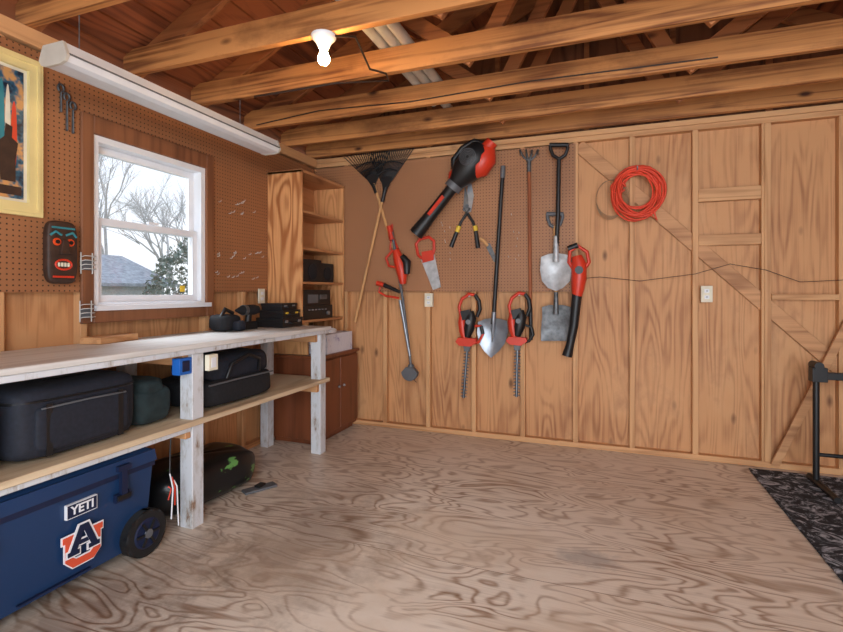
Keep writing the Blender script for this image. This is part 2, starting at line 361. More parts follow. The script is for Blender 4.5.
for yy in (BY+SH,YR-.08):
    b=B('wall_gable'); b.plate([(LX-SH,yy,ZT),(XR+SH,yy,ZT),(XR+SH,yy,ZT+.08),(RX,yy,RZ),(LX-SH,yy,ZT+.08)],(0,.03,0),'gable')
    if yy>0:
        for x in (-2.0,-1.4,-.8,-.1,.5,1.1,1.7): b.box((x-.019,yy-.035,ZT),(x+.019,yy-.001,ZT+PITCH*min(x-LX,XR-x)),'rafter')
    b.done()
b=B('ridge_beam'); b.box((RX-.019,YR,RZ-.2),(RX+.019,BY+SH-.04,RZ-.02),'studY').done(.002,1)
JY=[3.90,3.52,3.06,2.54,2.05,1.5,.95,.4,-.15,-.7,-1.25]
for i,y in enumerate(JY):
    b=B('ceiling_joist'); b.box((LX-SH+.02,y-.019,ZT),(XR+SH-.02,y+.019,ZT+.14),'joist')
    o=b.done(.0015,1)
    b=B('roof_rafter')
    for xa in (LX-SH,XR+SH):
        sg=1 if xa<RX else -1
        p=V((xa,y+.04,0)); q=V((RX-sg*.02,y+.04,RZ-.075))
        p.z=q.z-PITCH*abs(q.x-p.x)
        b.beam(p,q,.038,.115,'rafter')
    if i in (1,2,3,4,5):
        b.beam((RX-1.25,y+.04,ZT+.55),(RX-.55,y+.04,ZT+.02),.036,.085,'rafter')
        b.beam((RX+1.25,y+.04,ZT+.55),(RX+.55,y+.04,ZT+.02),.036,.085,'rafter')
        b.beam((RX-.02,y+.04,ZT+.95),(RX-.5,y+.04,ZT+.05),.036,.085,'rafter')
        b.beam((RX+.02,y+.04,ZT+.95),(RX+.5,y+.04,ZT+.05),.036,.085,'rafter')
    b.done(.002,1)
# ------------------------------------------------------------------ ceiling things
b=B('fluorescent_light'); fx=-2.2; ya,yb=1.42,2.86; fz=2.19
prof=[(-.085,.03),(-.07,.008),(-.04,0),(.04,0),(.07,.008),(.085,.03),(.06,.09),(-.06,.09)]
b.plate([(fx+u,ya,fz+w) for u,w in prof],(0,yb-ya,0),'whitem')
for y0,y1 in ((ya-.014,ya),(yb,yb+.014)): b.plate([(fx+u*1.05,y0,fz-.003+w*1.05) for u,w in prof],(0,y1-y0,0),'pvc')
b.box((fx-.088,ya,fz+.03),(fx-.0865,yb,fz+.036),'gray').box((fx+.0825,ya,fz+.033),(fx+.088,yb,fz+.040),'gray')
for y in (1.52,2.56): b.tube([(fx,y,fz+.08),(fx,y,ZT+.01)],.0025,'steeld',6)
b.done(.003,2)
b=B('bulb_light'); bx,by=-1.26,2.05
b.tube([(bx,by,ZT),(bx,by,ZT-.012),(bx,by,ZT-.03),(bx,by,ZT-.06)],[.06,.06,.042,.026],'whitem',20)
prof=[(0,.014),(.012,.015),(.03,.022),(.05,.029),(.065,.028),(.078,.018),(.084,.004)]
b.tube([(bx,by,ZT-.06-a) for a,_ in prof],[r for _,r in prof],'bulb',16); b.done()
b=B('ceiling_cable')
b.tube([(bx+.05,by,ZT-.01),(bx+.12,by+.1,ZT+.02),(bx+.1,by+.3,ZT-.05),(bx+.14,by+.42,ZT-.03),(bx+.1,by+.55,ZT-.01),(bx-.2,2.52,ZT-.012),(bx-.8,2.53,ZT-.006)],.006,'cable',6)
b.done()
b=B('romex_cable')
b.tube([(-2.45,3.03,ZT+.02),(-1.9,3.032,ZT+.06),(-1.2,3.034,ZT+.03),(-.4,3.034,ZT+.05),(.6,3.034,ZT+.03)],.004,'cable',6); b.done()
b=B('pvc_pipe')
for i,(x,y0,y1) in enumerate(((-1.17,1.95,3.45),(-1.10,1.85,3.6),(-1.03,2.0,3.3))):
    b.tube([(x,y0,ZT+.174),(x,y1,ZT+.174)],.032,'pvc',14)
b.done()
# ------------------------------------------------------------------ bench
BX=-1.955
b=B('workbench')
b.box((LX+.03,.3,.925),(BX+.02,3.26,.95),'bench')
b.box((BX-.02,.3,.898),(BX+.012,3.24,.9245),'white_chip')
for y in (.5,1.965,3.175):
    b.box((BX-.085,y-.038,0),(BX-.002,y+.038,.897),'white_chip')
    b.box((LX+.04,y-.038,0),(LX+.11,y+.038,.897),'white_chip')
    b.box((LX+.03,y-.075,.47),(BX-.01,y-.04,.53),'brace')
    b.box((LX+.03,y-.075,.84),(BX-.025,y-.04,.923),'brace')
b.box((LX+.015,.3,.532),(BX+.02,3.24,.56),'shelfw')
b.box((BX-.02,.3,.505),(BX+.0,1.92,.531),'white_chip')
b.box((LX+.015,.3,.86),(LX+.03,3.24,.915),'studY')
b.done(.003,1)
b=B('electrical_outlet'); b.box((BX+.0,2.008,.80),(BX+.03,2.07,.883),'cream').box((BX+.03,2.022,.815),(BX+.033,2.055,.868),'white').done(.004)
b=B('electrical_box'); b.box((BX-.05,1.845,.80),(BX-.0,1.922,.883),'blue').box((BX,1.86,.815),(BX+.004,1.905,.87),'navyd').done(.005)
def outlet(c,axis):
    b=B('electrical_outlet')
    x,y,z=c
    if axis=='b':
        b.box((x-.036,y-.03,z-.058),(x+.036,y,z+.058),'cream')
        for dz in (-.022,.022): b.box((x-.015,y-.034,z+dz-.012),(x+.015,y-.03,z+dz+.012),'white'); b.box((x-.006,y-.0345,z+dz-.006),(x-.003,y-.034,z+dz+.006),'black'); b.box((x+.003,y-.0345,z+dz-.006),(x+.006,y-.034,z+dz+.006),'black')
    else:
        b.box((x,y-.036,z-.058),(x+.012,y+.036,z+.058),'cream')
        for dz in (-.022,.022): b.box((x+.012,y-.015,z+dz-.012),(x+.016,y+.015,z+dz+.012),'white')
    b.done(.003)
p=W(430,300); outlet((p.x,BY-.0075,p.z),'b'); p=W(706,294); outlet((p.x,BY-.0,p.z),'b')
p=L(260,296); outlet((LX+.008,p.y,p.z),'l')
# cabinet + bookcase
b=B('wood_cabinet'); c0,c1,cy0,cy1=LX+.02,-2.06,3.30,3.94
b.box((c0,cy0,.04),(c1-.02,cy1,.68),'cab').box((c0,cy0-.01,.68),(c1+.01,cy1,.705),'cab').box((c0+.02,cy0+.02,0),(c1-.05,cy1-.02,.04),'cab')
b.box((c1-.02,cy0+.015,.07),(c1,(cy0+cy1)/2-.004,.66),'cab').box((c1-.02,(cy0+cy1)/2+.004,.07),(c1,cy1-.015,.66),'cab')
for y in ((cy0+cy1)/2-.04,(cy0+cy1)/2+.04): b.blob((c1+.012,y,.42),(.024,.024,.024),'steel',1,12,8)
b.done(.004)
b=B('bookcase'); u0,u1,v0,v1=LX+.01,-2.206,3.265,3.945; z0,z1=.955,2.18
b.box((u0,v0,z0),(u1,v0+.02,z1),'shelfply').box((u0,v1-.02,z0-.25),(u1,v1,z1),'shelfply').box((u0,v0,z1-.02),(u1,v1,z1+.003),'shelfin').box((u0,v0+.02,z0),(u0+.01,v1-.02,z1-.02),'shelfin')
b.box((u0,v0+.08,.706),(u1,v0+.10,z0+.01),'shelfply')
for z in (.965,1.275,1.55,1.845): b.box((u0,v0+.02,z),(u1-.003,v1-.02,z+.02),'shelfin')
b.done(.002,1)
b=B('stereo_receiver'); b.box((u0+.03,v0+.06,.986),(u1-.02,v0+.50,1.10),'black')
for i in range(6): b.box((u1-.02,v0+.12+i*.05,1.06),(u1-.015,v0+.15+i*.05,1.07),'steel')
b.tube([(u1-.02,v0+.42,1.03),(u1-.005,v0+.42,1.03)],.018,'steel',14); b.done(.004)
b=B('cassette_deck'); b.box((u0+.03,v0+.07,1.101),(u1-.03,v0+.48,1.23),'black')
b.box((u1-.03,v0+.13,1.12),(u1-.026,v0+.28,1.19),'gray').box((u1-.03,v0+.31,1.15),(u1-.026,v0+.42,1.19),'steeld'); b.done(.004)
b=B('speaker'); b.box((u0+.03,v0+.05,1.296),(u1-.02,v0+.32,1.48),'black'); b.tube([(u1-.02,v0+.185,1.38),(u1-.016,v0+.185,1.38)],.065,'black2',20); b.done(.004)
b=B('speaker'); b.box((u0+.03,v0+.33,1.296),(u1-.03,v0+.54,1.46),'black'); b.tube([(u1-.03,v0+.435,1.37),(u1-.026,v0+.435,1.37)],.06,'black2',20); b.done(.004)
def case(name,x0,x1,y0,y1,z,hs,mat='black',latch='yellow'):
    b=B(name); b.box((x0,y0,z),(x1,y1,z+hs*.6),mat).box((x0-.003,y0-.003,z+hs*.62),(x1+.003,y1+.003,z+hs),mat)
    b.box((x1,y0+.03,z+hs*.5),(x1+.006,y0+.06,z+hs*.75),latch).box((x1,y1-.06,z+hs*.5),(x1+.006,y1-.03,z+hs*.75),latch)
    ym=(y0+y1)/2; b.tube([(x1,ym-.05,z+hs*.45),(x1+.02,ym-.05,z+hs*.45),(x1+.02,ym+.05,z+hs*.45),(x1,ym+.05,z+hs*.45)],.006,mat,6); b.done(.006)
case('drill_case',-2.40,-2.17,2.97,3.22,.951,.07,'black','steel'); case('drill_case',-2.39,-2.18,2.99,3.20,1.022,.055,'black','yellow'); case('drill_case',-2.38,-2.20,3.0,3.19,1.078,.05,'black','steel')
b=B('cordless_drill'); q=V((-2.34,2.80,.951))
b.box(q+V((-.04,-.06,0)),q+V((.04,.06,.055)),'black').tube([q+V((0,0,.05)),q+V((0,.015,.12))],[.024,.022],'black').tube([q+V((0,-.12,.135)),q+V((0,-.09,.135)),q+V((0,-.05,.135)),q+V((0,.06,.135)),q+V((0,.10,.135))],[.008,.02,.034,.038,.03],'black2',14).tube([q+V((0,-.05,.135)),q+V((0,-.02,.135))],.037,'steeld',14); b.done(.004)
b=B('tool_pouch'); b.blob((-2.36,2.60,1.008),(.16,.17,.11),'black2',.5,wob=.05).tube([(-2.34,2.53,1.03),(-2.33,2.57,1.10),(-2.33,2.64,1.07)],.014,'black').blob((-2.27,2.63,.989),(.08,.08,.07),'navyf',.6,wob=.08); b.done()
b=B('scrap_board'); b.box((-2.5,1.72,.951),(-2.38,1.98,.985),'studY',Matrix.Rotation(.2,3,'Z')); b.done(.002)
b=B('tissue_box'); b.box((-2.26,3.42,.706),(-2.07,3.84,.865),'box'); b.blob((-2.16,3.63,.872),(.08,.14,.06),'logow',.9,wob=.15,seed=3); b.done(.003)
# luggage on shelf (soft bags)
def suitcase(name,y0,y1,x0,x1,z0,z1,mat,sd):
    b=B(name); c=((x0+x1)/2,(y0+y1)/2,(z0+z1)/2)
    b.blob(c,(x1-x0,y1-y0,z1-z0),mat,.3,64,32,wob=.010,seed=sd)
    b.blob((x1-.02,c[1],c[2]-.02),(.07,(y1-y0)*.74,(z1-z0)*.62),mat,.3,40,20,wob=.015,seed=sd+1)
    k=[(c[0]+(x1-x0)/2*.985*math.copysign(abs(math.cos(t))**.3,math.cos(t)),c[1]+(y1-y0)/2*.985*math.copysign(abs(math.sin(t))**.3,math.sin(t)),z0+(z1-z0)*.8) for t in [2*math.pi*i/64 for i in range(64)]]
    b.tube(k,.006,'black',6,closed=True)
    zt=c[2]+.075
    b.tube([(x1+.01,c[1]-(y1-y0)*.33,zt-.015),(x1+.018,c[1],zt-.01),(x1+.01,c[1]+(y1-y0)*.33,zt-.015)],.004,'gray',6)
    ym=c[1]; b.tube([(c[0]+.1,ym-.09,z1-.012),(c[0]+.1,ym-.07,z1+.008),(c[0]+.1,ym+.07,z1+.008),(c[0]+.1,ym+.09,z1-.012)],.010,'black',8)
    for s in (-.28,.28): b.box((x1+.008,ym+s*(y1-y0)-.012,z0+.02),(x1+.014,ym+s*(y1-y0)+.012,zt),'black')
    b.done()
suitcase('suitcase',1.15,1.68,-2.46,-2.01,.563,.855,'navyf',3); suitcase('suitcase',.57,1.12,-2.46,-2.0,.563,.84,'black2',8)
b=B('folded_blanket'); b.blob((-2.23,1.80,.657),(.38,.21,.19),'greenf',.45,40,24,wob=.02,seed=4).blob((-2.2,1.79,.745),(.3,.17,.09),'greenf',.6,30,16,wob=.05,seed=9); b.done()
b=B('duffel_bag'); b.blob((-2.21,2.37,.642),(.42,.62,.157),'black2',.35,48,24,wob=.02,seed=2).blob((-2.21,2.40,.77),(.38,.54,.17),'navyf',.5,48,24,wob=.035,seed=5)
b.tube([(-2.02,2.24,.72),(-2.0,2.26,.8),(-1.99,2.39,.84),(-2.0,2.5,.8),(-2.02,2.52,.72)],.011,'black',8)
b.tube([(-2.005,2.09,.70),(-1.995,2.3,.705),(-2.005,2.64,.70)],.005,'gray',6); b.done()
# cooler
b=B('wheeled_cooler'); X1=-1.975; X0=-2.43; Y0,Y1=.93,1.72
def ring(z,ins): return [(X0+ins,Y0+ins,z),(X1-ins,Y0+ins,z),(X1-ins,Y1-ins,z),(X0+ins,Y1-ins,z)]
def hull(r0,r1,mat): b.add(r0+r1,[(3,2,1,0),(4,5,6,7)]+[(i,(i+1)%4,(i+1)%4+4,i+4) for i in range(4)],mat)
hull(ring(.05,.03),ring(.40,.008),'navy'); hull(ring(.40,.0),ring(.422,.0),'navyd'); hull(ring(.424,-.006),ring(.475,.0),'navy'); hull(ring(.4755,.012),ring(.49,.03),'navy')
for y in (Y0+.10,Y1-.17):
    b.box((X1-.006,y-.035,.30),(X1+.012,y+.035,.335),'navyd').box((X1+.002,y-.014,.32),(X1+.02,y+.014,.45),'navyd').box((X1+.002,y-.03,.435),(X1+.022,y+.03,.457),'navyd').box((X1+.004,y-.03,.31),(X1+.022,y+.03,.33),'black')
b.box((X1-.022,Y0+.22,.07),(X1-.008,Y1-.3,.075),'navyd').box((X0+.03,Y0+.04,0),(X0+.15,Y0+.16,.06),'black').box((X1-.16,Y0+.04,0),(X1-.04,Y0+.16,.06),'black')
for xx in (X1-.012,X0+.012):
    sgn=1 if xx>-2.2 else -1; wy=Y1-.055; wr=.105
    b.tube([(xx-sgn*.03,wy,wr),(xx-sgn*.028,wy,wr),(xx+sgn*.028,wy,wr),(xx+sgn*.03,wy,wr)],[wr-.012,wr,wr,wr-.012],'rubber',36)
    b.tube([(xx+sgn*.029,wy,wr),(xx+sgn*.034,wy,wr)],[.070,.060],'navyd',30); b.tube([(xx+sgn*.03,wy,wr),(xx+sgn*.042,wy,wr)],.02,'gray',16)
    for k in range(6):
        a=k*math.pi/3; b.beam((xx+sgn*.036,wy+math.cos(a)*.015,wr+math.sin(a)*.015),(xx+sgn*.036,wy+math.cos(a)*.06,wr+math.sin(a)*.06),.01,.010,'black',up=(1,0,0))
b.tube([(X0,Y1-.055,.105),(X1,Y1-.055,.105)],.012,'steel',8)
for x in (X0+.08,X1-.08): b.tube([(x,Y0+.02,.38),(x,Y0-.03,.39)],.012,'black',8)
b.tube([(X0+.08,Y0-.03,.39),(X1-.08,Y0-.03,.39)],.014,'black',10)
LY=1.375
b.box((X1-.01,LY-.062,.315),(X1+.004,LY+.062,.372),'logow').box((X1-.01,LY-.059,.318),(X1+.005,LY+.059,.369),'navyd')
b.text('YETI',.048,(X1+.006,LY,.344),(0,1,0),(0,0,1),'logow',.001)
def lp(pts,mat,d,th=.003):
    b.plate([V((X1-.008+d,LY+.005+u*.95,.195+w*.95)) for u,w in pts],(th,0,0),mat)
U=lambda k:[(-.085-k,.055+k),(-.035+k,.055+k),(-.035+k,.03-k),(-.05+k,.03-k),(-.05+k,-.035+k),(-.03,-.052+k),(.03,-.052+k),(.05-k,-.035+k),(.05-k,.03-k),(.035-k,.03-k),(.035-k,.055+k),(.085+k,.055+k),(.085+k,.03-k),(.075+k,.03-k),(.075+k,-.05),(.045,-.082-k),(-.045,-.082-k),(-.075-k,-.05),(-.075-k,.03-k),(-.085-k,.03-k)]
lp(U(.006),'logow',.006); lp(U(0),'logor',.009)
for k,mt,d in ((.007,'logow',.011),(0,'navyd',.014)):
    lp([(-.068-k,-.03-k),(-.02+k,-.03-k),(-.02+k,-.012+k),(-.03+k,-.012+k),(0,.06),(.03-k,-.012+k),(.02-k,-.012+k),(.02-k,-.03-k),(.068+k,-.03-k),(.068+k,-.012+k),(.058+k,-.012+k),(.018+k,.085+k),(-.018-k,.085+k),(-.058-k,-.012+k),(-.068-k,-.012+k)],mt,d)
    lp([(-.02,.005-k),(.02,.005-k),(.013,.022+k),(-.013,.022+k)],mt,d)
b.done(.007,3)
b=B('soil_bag'); R=Matrix.Rotation(math.radians(-8),3,'Z')
b.blob((-2.25,2.24,.13),(.42,.70,.255),'bagprint',.6,60,30,rot=R,wob=.035,seed=6); b.done()
b=B('hanging_straps')
for k,(mt,dy,l) in enumerate((('logow',0,.22),('red',.012,.16),('logow',.024,.27),('red',-.01,.12))):
    b.tube([(-1.97,1.80+dy,.33-.02*k),(-1.955,1.805+dy,.26),(-1.96,1.80+dy*1.8,.33-l)],.0035,mt,6)
b.tube([(-1.97,1.80,.33),(-1.985,1.815,.43),(-1.985,1.82,.504)],.004,'black',6); b.done()
b=B('floor_scraper'); b.box((-2.0,2.36,.001),(-1.93,2.56,.016),'gray',Matrix.Rotation(-.5,3,'Z')); b.box((-1.99,2.44,.016),(-1.95,2.5,.03),'black'); b.done(.003)
# ------------------------------------------------------------------ left wall decor
b=B('picture_frame'); f0,f1,g0,g1=.98,1.56,1.57,2.31; fw=.06; a,c=LX+.008,LX+.035
ringframe(b,a,c,f0,f1,g0,g1,fw,'frame'); ringframe(b,c,c+.006,f0+.015,f1-.015,g0+.015,g1-.015,.012,'frame')
b.box((a,f0+fw,g0+fw),(a+.008,f1-fw,g1-fw),'cream').box((a+.008,f0+fw+.015,g0+fw+.015),(a+.010,f1-fw-.015,g1-fw-.015),'pic')
px=a+.0105
for i,(yc,hh,mt,zc,w) in enumerate(((1.445,.16,'red',1.93,.012),(1.42,.21,'cream',1.95,.011),(1.395,.18,'teal',2.0,.012),(1.37,.21,'orange',1.94,.012),(1.34,.19,'yellow',1.95,.012),(1.29,.2,'teal',1.97,.02),(1.2,.24,'red',1.96,.02))):
    b.plate([V((px+.0002*i,yc+w*math.cos(t),zc+hh*math.sin(t))) for t in [2*math.pi*j/20 for j in range(20)]],(.001,0,0),mt)
b.plate([V((px+.002,1.42+u,1.84+w)) for u,w in ((-.03,-.12),(.03,-.12),(.03,-.02),(.04,.06),(.015,.08),(.018,.13),(-.01,.14),(-.014,.08),(-.04,.05))],(.001,0,0),'tiki')
b.box((px,1.08,1.66),(px+.001,1.475,1.70),'tiki')
b.done()
b=B('tiki_mask'); ty,tz=1.64,1.41
b.blob((LX+.033,ty,tz),(.05,.145,.31),'tiki',.4,30,20)
for s in (-1,1):
    b.tube([(LX+.052,ty+s*.032,tz+.05),(LX+.062,ty+s*.032,tz+.05)],[.022,.017],'orange',14); b.tube([(LX+.06,ty+s*.032,tz+.05),(LX+.066,ty+s*.032,tz+.05)],.010,'black',12)
    b.tube([(LX+.056,ty+s*.01,tz+.085),(LX+.062,ty+s*.04,tz+.10),(LX+.056,ty+s*.062,tz+.08)],.006,'teal',8)
b.plate([(LX+.055,ty-.012,tz+.06),(LX+.055,ty+.012,tz+.06),(LX+.055,ty+.024,tz-.01),(LX+.055,ty-.024,tz-.01)],(.02,0,0),'tiki')
b.tube(arc((LX+.056,ty,tz-.06),(0,1,0),(0,0,1),.038,.024,0,360,20)[:-1],.006,'red',8,closed=True)
for i in range(4): b.box((LX+.052,ty-.028+i*.015,tz-.070),(LX+.060,ty-.017+i*.015,tz-.050),'cream')
b.box((LX+.05,ty-.055,tz+.115),(LX+.06,ty+.055,tz+.125),'teal').box((LX+.05,ty-.05,tz-.125),(LX+.06,ty+.05,tz-.115),'red')
b.done(.002)
def wrench(px,py,ln):
    p=L(px,py,.018); b=B('adjustable_wrench'); b.tube([p+V((0,0,-.02)),p+V((0,0,-ln))],[.007,.009],'steeld',8,flat=.5)
    b.tube(arc(p,(0,1,0),(0,0,1),.014,.018,-60,240,12),.006,'steeld',8); b.tube([p+V((0,0,.018)),p+V((-.0095,0,.025))],.003,'steel',6); b.done()
wrench(61,88,.12); wrench(67,97,.17); wrench(73,106,.14)
def wrack(px,py):
    b=B('wire_hook_rack'); p=L(px,py,.02)
    for i in range(4):
        z=p.z+i*.022
        b.tube([(LX+.032,p.y-.03,z),(LX+.062,p.y-.03,z+.006),(LX+.062,p.y+.03,z+.006),(LX+.032,p.y+.03,z)],.002,'hook',6)
    for s in (-.03,.03): b.tube([(LX+.033,p.y+s,p.z-.02),(LX+.033,p.y+s,p.z+.09)],.003,'hook',6)
    b.box((LX+.0285,p.y-.026,p.z),(LX+.032,p.y+.026,p.z+.05),'gray'); b.done()
wrack(85,270); wrack(84,318)
b=B('pegboard_hooks')
for _ in range(34):
    p=L(random.uniform(213,262),random.choice((203,214,254,258,274,278))+random.uniform(-2,2),.0078); n=V((1,0,0))
    b.tube([p,p+n*.015,p+n*.02+V((0,0,.004)),p+n*.022+V((0,0,.012))],.002,'hook',5)
b.done()
for xa,xb in ((440,452),(508,522)):
    b=B('pegboard_hooks')
    for _ in range(8):
        p=W(random.uniform(xa,xb),random.uniform(215,262),.0078); n=V((0,-1,0))
        b.tube([p,p+n*.012,p+n*.016+V((0,0,.004)),p+n*.017+V((0,0,.012))],.0022,'hook',5)
    b.done()
# ------------------------------------------------------------------ back wall tools
N=V((0,-1,0))
def rake(apex,left,right,ytop,end,mat,d):
    b=B('leaf_rake'); A=W(*apex,d); n=20
    tips=[]
    for i in range(n):
        f=i/(n-1); px=left[0]+(right[0]-left[0])*f; py=left[1]+(right[1]-left[1])*f-ytop*math.sin(math.pi*f)
        T=W(px,py,d); tips.append(T)
        b.tube([A,A+(T-A)*.93,T+N*.0,T+N*.03+V((0,0,-.006))],[.004,.0042,.0042,.003],'black',6)
    for k in (.45,.62): b.tube([A+(T-A)*k+N*.003 for T in tips],.006,'black',6)
    b.plate([A+V((-.012,0,-.02)),A+V((.012,0,-.02))]+[A+(tips[j]-A)*.3 for j in (n-2,n//2,1)],N*.006,'black')
    E=W(*end,d); b.tube([A+V((0,0,.02)),E],.0125,mat,10); b.tube([A+(E-A)*-.02,A+(E-A)*.09],.017,'black',10); b.done()
rake((385,190),(370,156),(414,148),8,(355,322),'handle',.05)
rake((374,186),(345,158),(390,151),7,(399,268),'handle',.026)
# string trimmer
b=B('string_trimmer'); d=.09
b.tube([W(392,232,d),W(396,258,d),W(403,300,d),W(411,366,d)],.012,'gray',10)
b.tube([W(400,300,d),W(410,356,d)],.0135,'steel',10)
b.tube([W(389,226,d),W(392,240,d)],[.02,.024],'red',12)
b.tube([W(396,250,d),W(399,260,d),W(402,272,d),W(403,284,d)],[.03,.048,.048,.026],'red',16)
b.tube([W(402,256,d+.02),W(407,262,d+.02),W(407,274,d+.02)],[.024,.036,.026],'black',12)
b.tube([W(399,268,d),W(389,266,d),W(386,258,d),W(393,250,d)],.012,'red',8)
b.tube([W(400,292,d),W(391,288,d),W(384,285,d)],[.014,.017,.019],'black',10); b.tube([W(384,285,d),W(377,283,d)],[.02,.022],'red',10); b.tube([W(380,287,d),W(379,292,d),W(386,296,d),W(399,298,d)],.010,'red',8)
H=W(411,368,d)
b.tube([H+V((0,0,.03)),H+V((0,0,-.03))],[.024,.038],'gray',16); b.tube([H+V((0.0,0,-.03)),H+V((0,0,-.06))],[.036,.03],'black',16)
b.plate([H+V((.075*math.cos(math.radians(t)),0,-.02+.085*math.sin(math.radians(t)))) for t in range(190,351,16)]+[H+V((.035,0,.01)),H+V((-.035,0,.01))],N*.045,'gray')
b.tube([H+V((.02,0,-.09)),H+V((.05,0,-.12))],.003,'black',6)
b.done(.003,1)
b=B('pruning_shears')
b.tube([W(386,226,.03),W(392,236,.03),W(398,249,.03)],[.008,.013,.011],'red',8); b.tube([W(392,224,.03),W(392,236,.03),W(390,250,.03)],[.008,.012,.01],'red',8); b.done()
# hand saw
b=B('hand_saw'); d=.02
b.plate([W(420,257,d),W(434,252,d),W(441,287,d),W(433,290,d)],N*.002,'silver')
hd=[(416,244),(420,239),(429,237),(434,241),(434,250),(432,257),(424,260),(418,255)]
pts=[W(a,c,d+.004) for a,c in hd]; b.tube(pts,.014,'red',8,closed=True,flat=.7); b.plate([W(422,252,d),W(434,250,d),W(434,260,d),W(423,263,d)],N*.014,'red'); b.done()
# leaf blower (large)
b=B('leaf_blower'); d=.15
P=lambda t,s=0:W(482+(416-482)*t+s*.75,150+(234-150)*t+s*.62,d)
b.tube([P(-.04),P(0),P(.1),P(.25),P(.36),P(.42)],[.06,.10,.125,.115,.08,.06],'black',24)
b.tube([P(.42),P(.48),P(.8),P(1.0)],[.060,.046,.05,.062],'black',20)
b.tube([P(.40),P(.46)],.070,'gray',20)
b.tube([P(-.04,3),P(.04,7),P(.15,8),P(.26,5)],[.07,.098,.098,.05],'red',18)
b.tube([P(.26,-8),P(.34,-6),P(.40,-3)],[.03,.055,.045],'red',14)
b.tube([P(-.06,-2),P(-.02,-12),P(.1,-17),P(.24,-17),P(.33,-8)],[.02,.02,.022,.022,.022],'black',10)
b.tube([P(-.12,3),P(-.02,3)],[.05,.06],'red',12)
for k in range(5): b.tube(arc(P(.14,-2)+N*.122,(1,0,0),(0,0,1),.018+.012*k,.018+.012*k,0,360,20)[:-1],.003,'gray',5,closed=True)
b.beam(P(.56,0)+N*.047,P(.78,0)+N*.050,.03,.004,'red',up=(0,1,0))
b.tube([P(.15)+V((0,0,0)),P(.15)+V((0,.14,0.02))],.006,'steel',6); b.done()
# hedge shears
b=B('hedge_shears'); d=.03
b.plate([W(466,212,d),W(471,212,d),W(474,196,d),W(471,182,d),W(468,184,d)],N*.005,'steel'); b.plate([W(463,211,d+.006),W(469,213,d+.006),W(468,196,d+.006),W(465,186,d+.006)],N*.005,'steeld')
b.tube([W(467,206,d),W(467,206,d+.03)],.014,'black',12)
b.tube([W(470,208,d),W(461,222,d),W(457,232,d)],.012,'black',8); b.tube([W(464,208,d),W(473,222,d),W(476,233,d)],.012,'black',8)
b.tube([W(459,226,d),W(451,247,d)],[.016,.019],'black',10); b.tube([W(475,226,d),W(478,248,d)],[.016,.019],'black',10)
b.tube([W(459,226,d),W(457,232,d)],.0195,'yellow',10); b.tube([W(475,226,d),W(476,231,d)],.0195,'yellow',10); b.done()
b=B('pruning_saw'); d=.025
b.tube([W(480,238,d),W(484,241,d),W(488,246,d)],[.012,.015,.013],'handle',8); b.plate([W(486,244,d),W(490,243,d),W(498,262,d),W(494,262,d),W(487,249,d)],N*.003,'steeld'); b.done()
# round shovel
b=B('round_point_shovel'); d=.06
b.tube([W(503,168,d),W(500,215,d),W(494,312,d),W(493,324,d)],[.016,.0165,.017,.02],'black',12)
b.tube([W(503,166,d),W(502.5,178,d)],.02,'gray',12)
b.dish([W(a,c,d-.01) for a,c in ((478,322),(485,319),(493,318),(501,319),(507,321),(508,332),(505,343),(499,351),(491,358),(484,351),(479,343),(477,332))],V((0,.03,0)),'steel')
b.tube([W(494,312,d+.01),W(493,330,d+.005),W(492,342,d-.02)],[.02,.014,.004],'steel',10); b.done()
# cultivator
b=B('garden_cultivator'); d=.03
b.tube([W(529,166,d),W(530.5,312,d)],.0135,'handled',12); b.tube([W(530.5,308,d),W(531,340,d)],.015,'black',12); b.tube([W(529,160,d),W(529,172,d)],.017,'steeld',10)
for s in (-9,-3,3,9):
    b.tube([W(529,162,d),W(529+s*.7,156,d),W(529+s,150,d+.01),W(529+s,150,d+.05),W(529+s,156,d+.09)],[.008,.008,.008,.006,.003],'steeld',8)
b.done()
def dgrip(b,px,py,w,h,d,mat):
    b.tube([W(px,py+h,d),W(px-w*.35,py+h*.75,d),W(px-w/2,py+h*.3,d),W(px-w/2,py,d)],.013,mat,8)
    b.tube([W(px,py+h,d),W(px+w*.35,py+h*.75,d),W(px+w/2,py+h*.3,d),W(px+w/2,py,d)],.013,mat,8)
    b.tube([W(px-w/2-1,py,d),W(px+w/2+1,py,d)],.017,mat,10)
b=B('scoop_shovel'); d=.10
dgrip(b,559,145,17,14,d,'black'); b.tube([W(559,158,d),W(558,215,d),W(556,256,d)],.0165,'black',12); b.tube([W(556,236,d),W(556,262,d)],[.018,.024],'silver',12)
b.dish([W(a,c,d-.01) for a,c in ((541,257),(548,254),(556,253),(564,254),(571,256),(572,270),(570,281),(563,288),(556,291),(548,288),(542,281),(540,270))],V((0,.03,0)),'silver'); b.done()
b=B('square_shovel'); d=.035
dgrip(b,555,214,15,14,d,'gray'); b.tube([W(555,226,d),W(556,308,d)],.015,'handle',12); b.tube([W(556,292,d),W(556,314,d)],[.017,.022],'steeld',12)
b.dish([W(a,c,d-.01) for a,c in ((542,307),(549,305),(556,305),(563,305),(571,307),(571,318),(571,330),(571,341),(563,341),(556,341),(549,341),(541,341),(541,330),(542,318))],V((0,.02,0)),'steeld'); b.done()
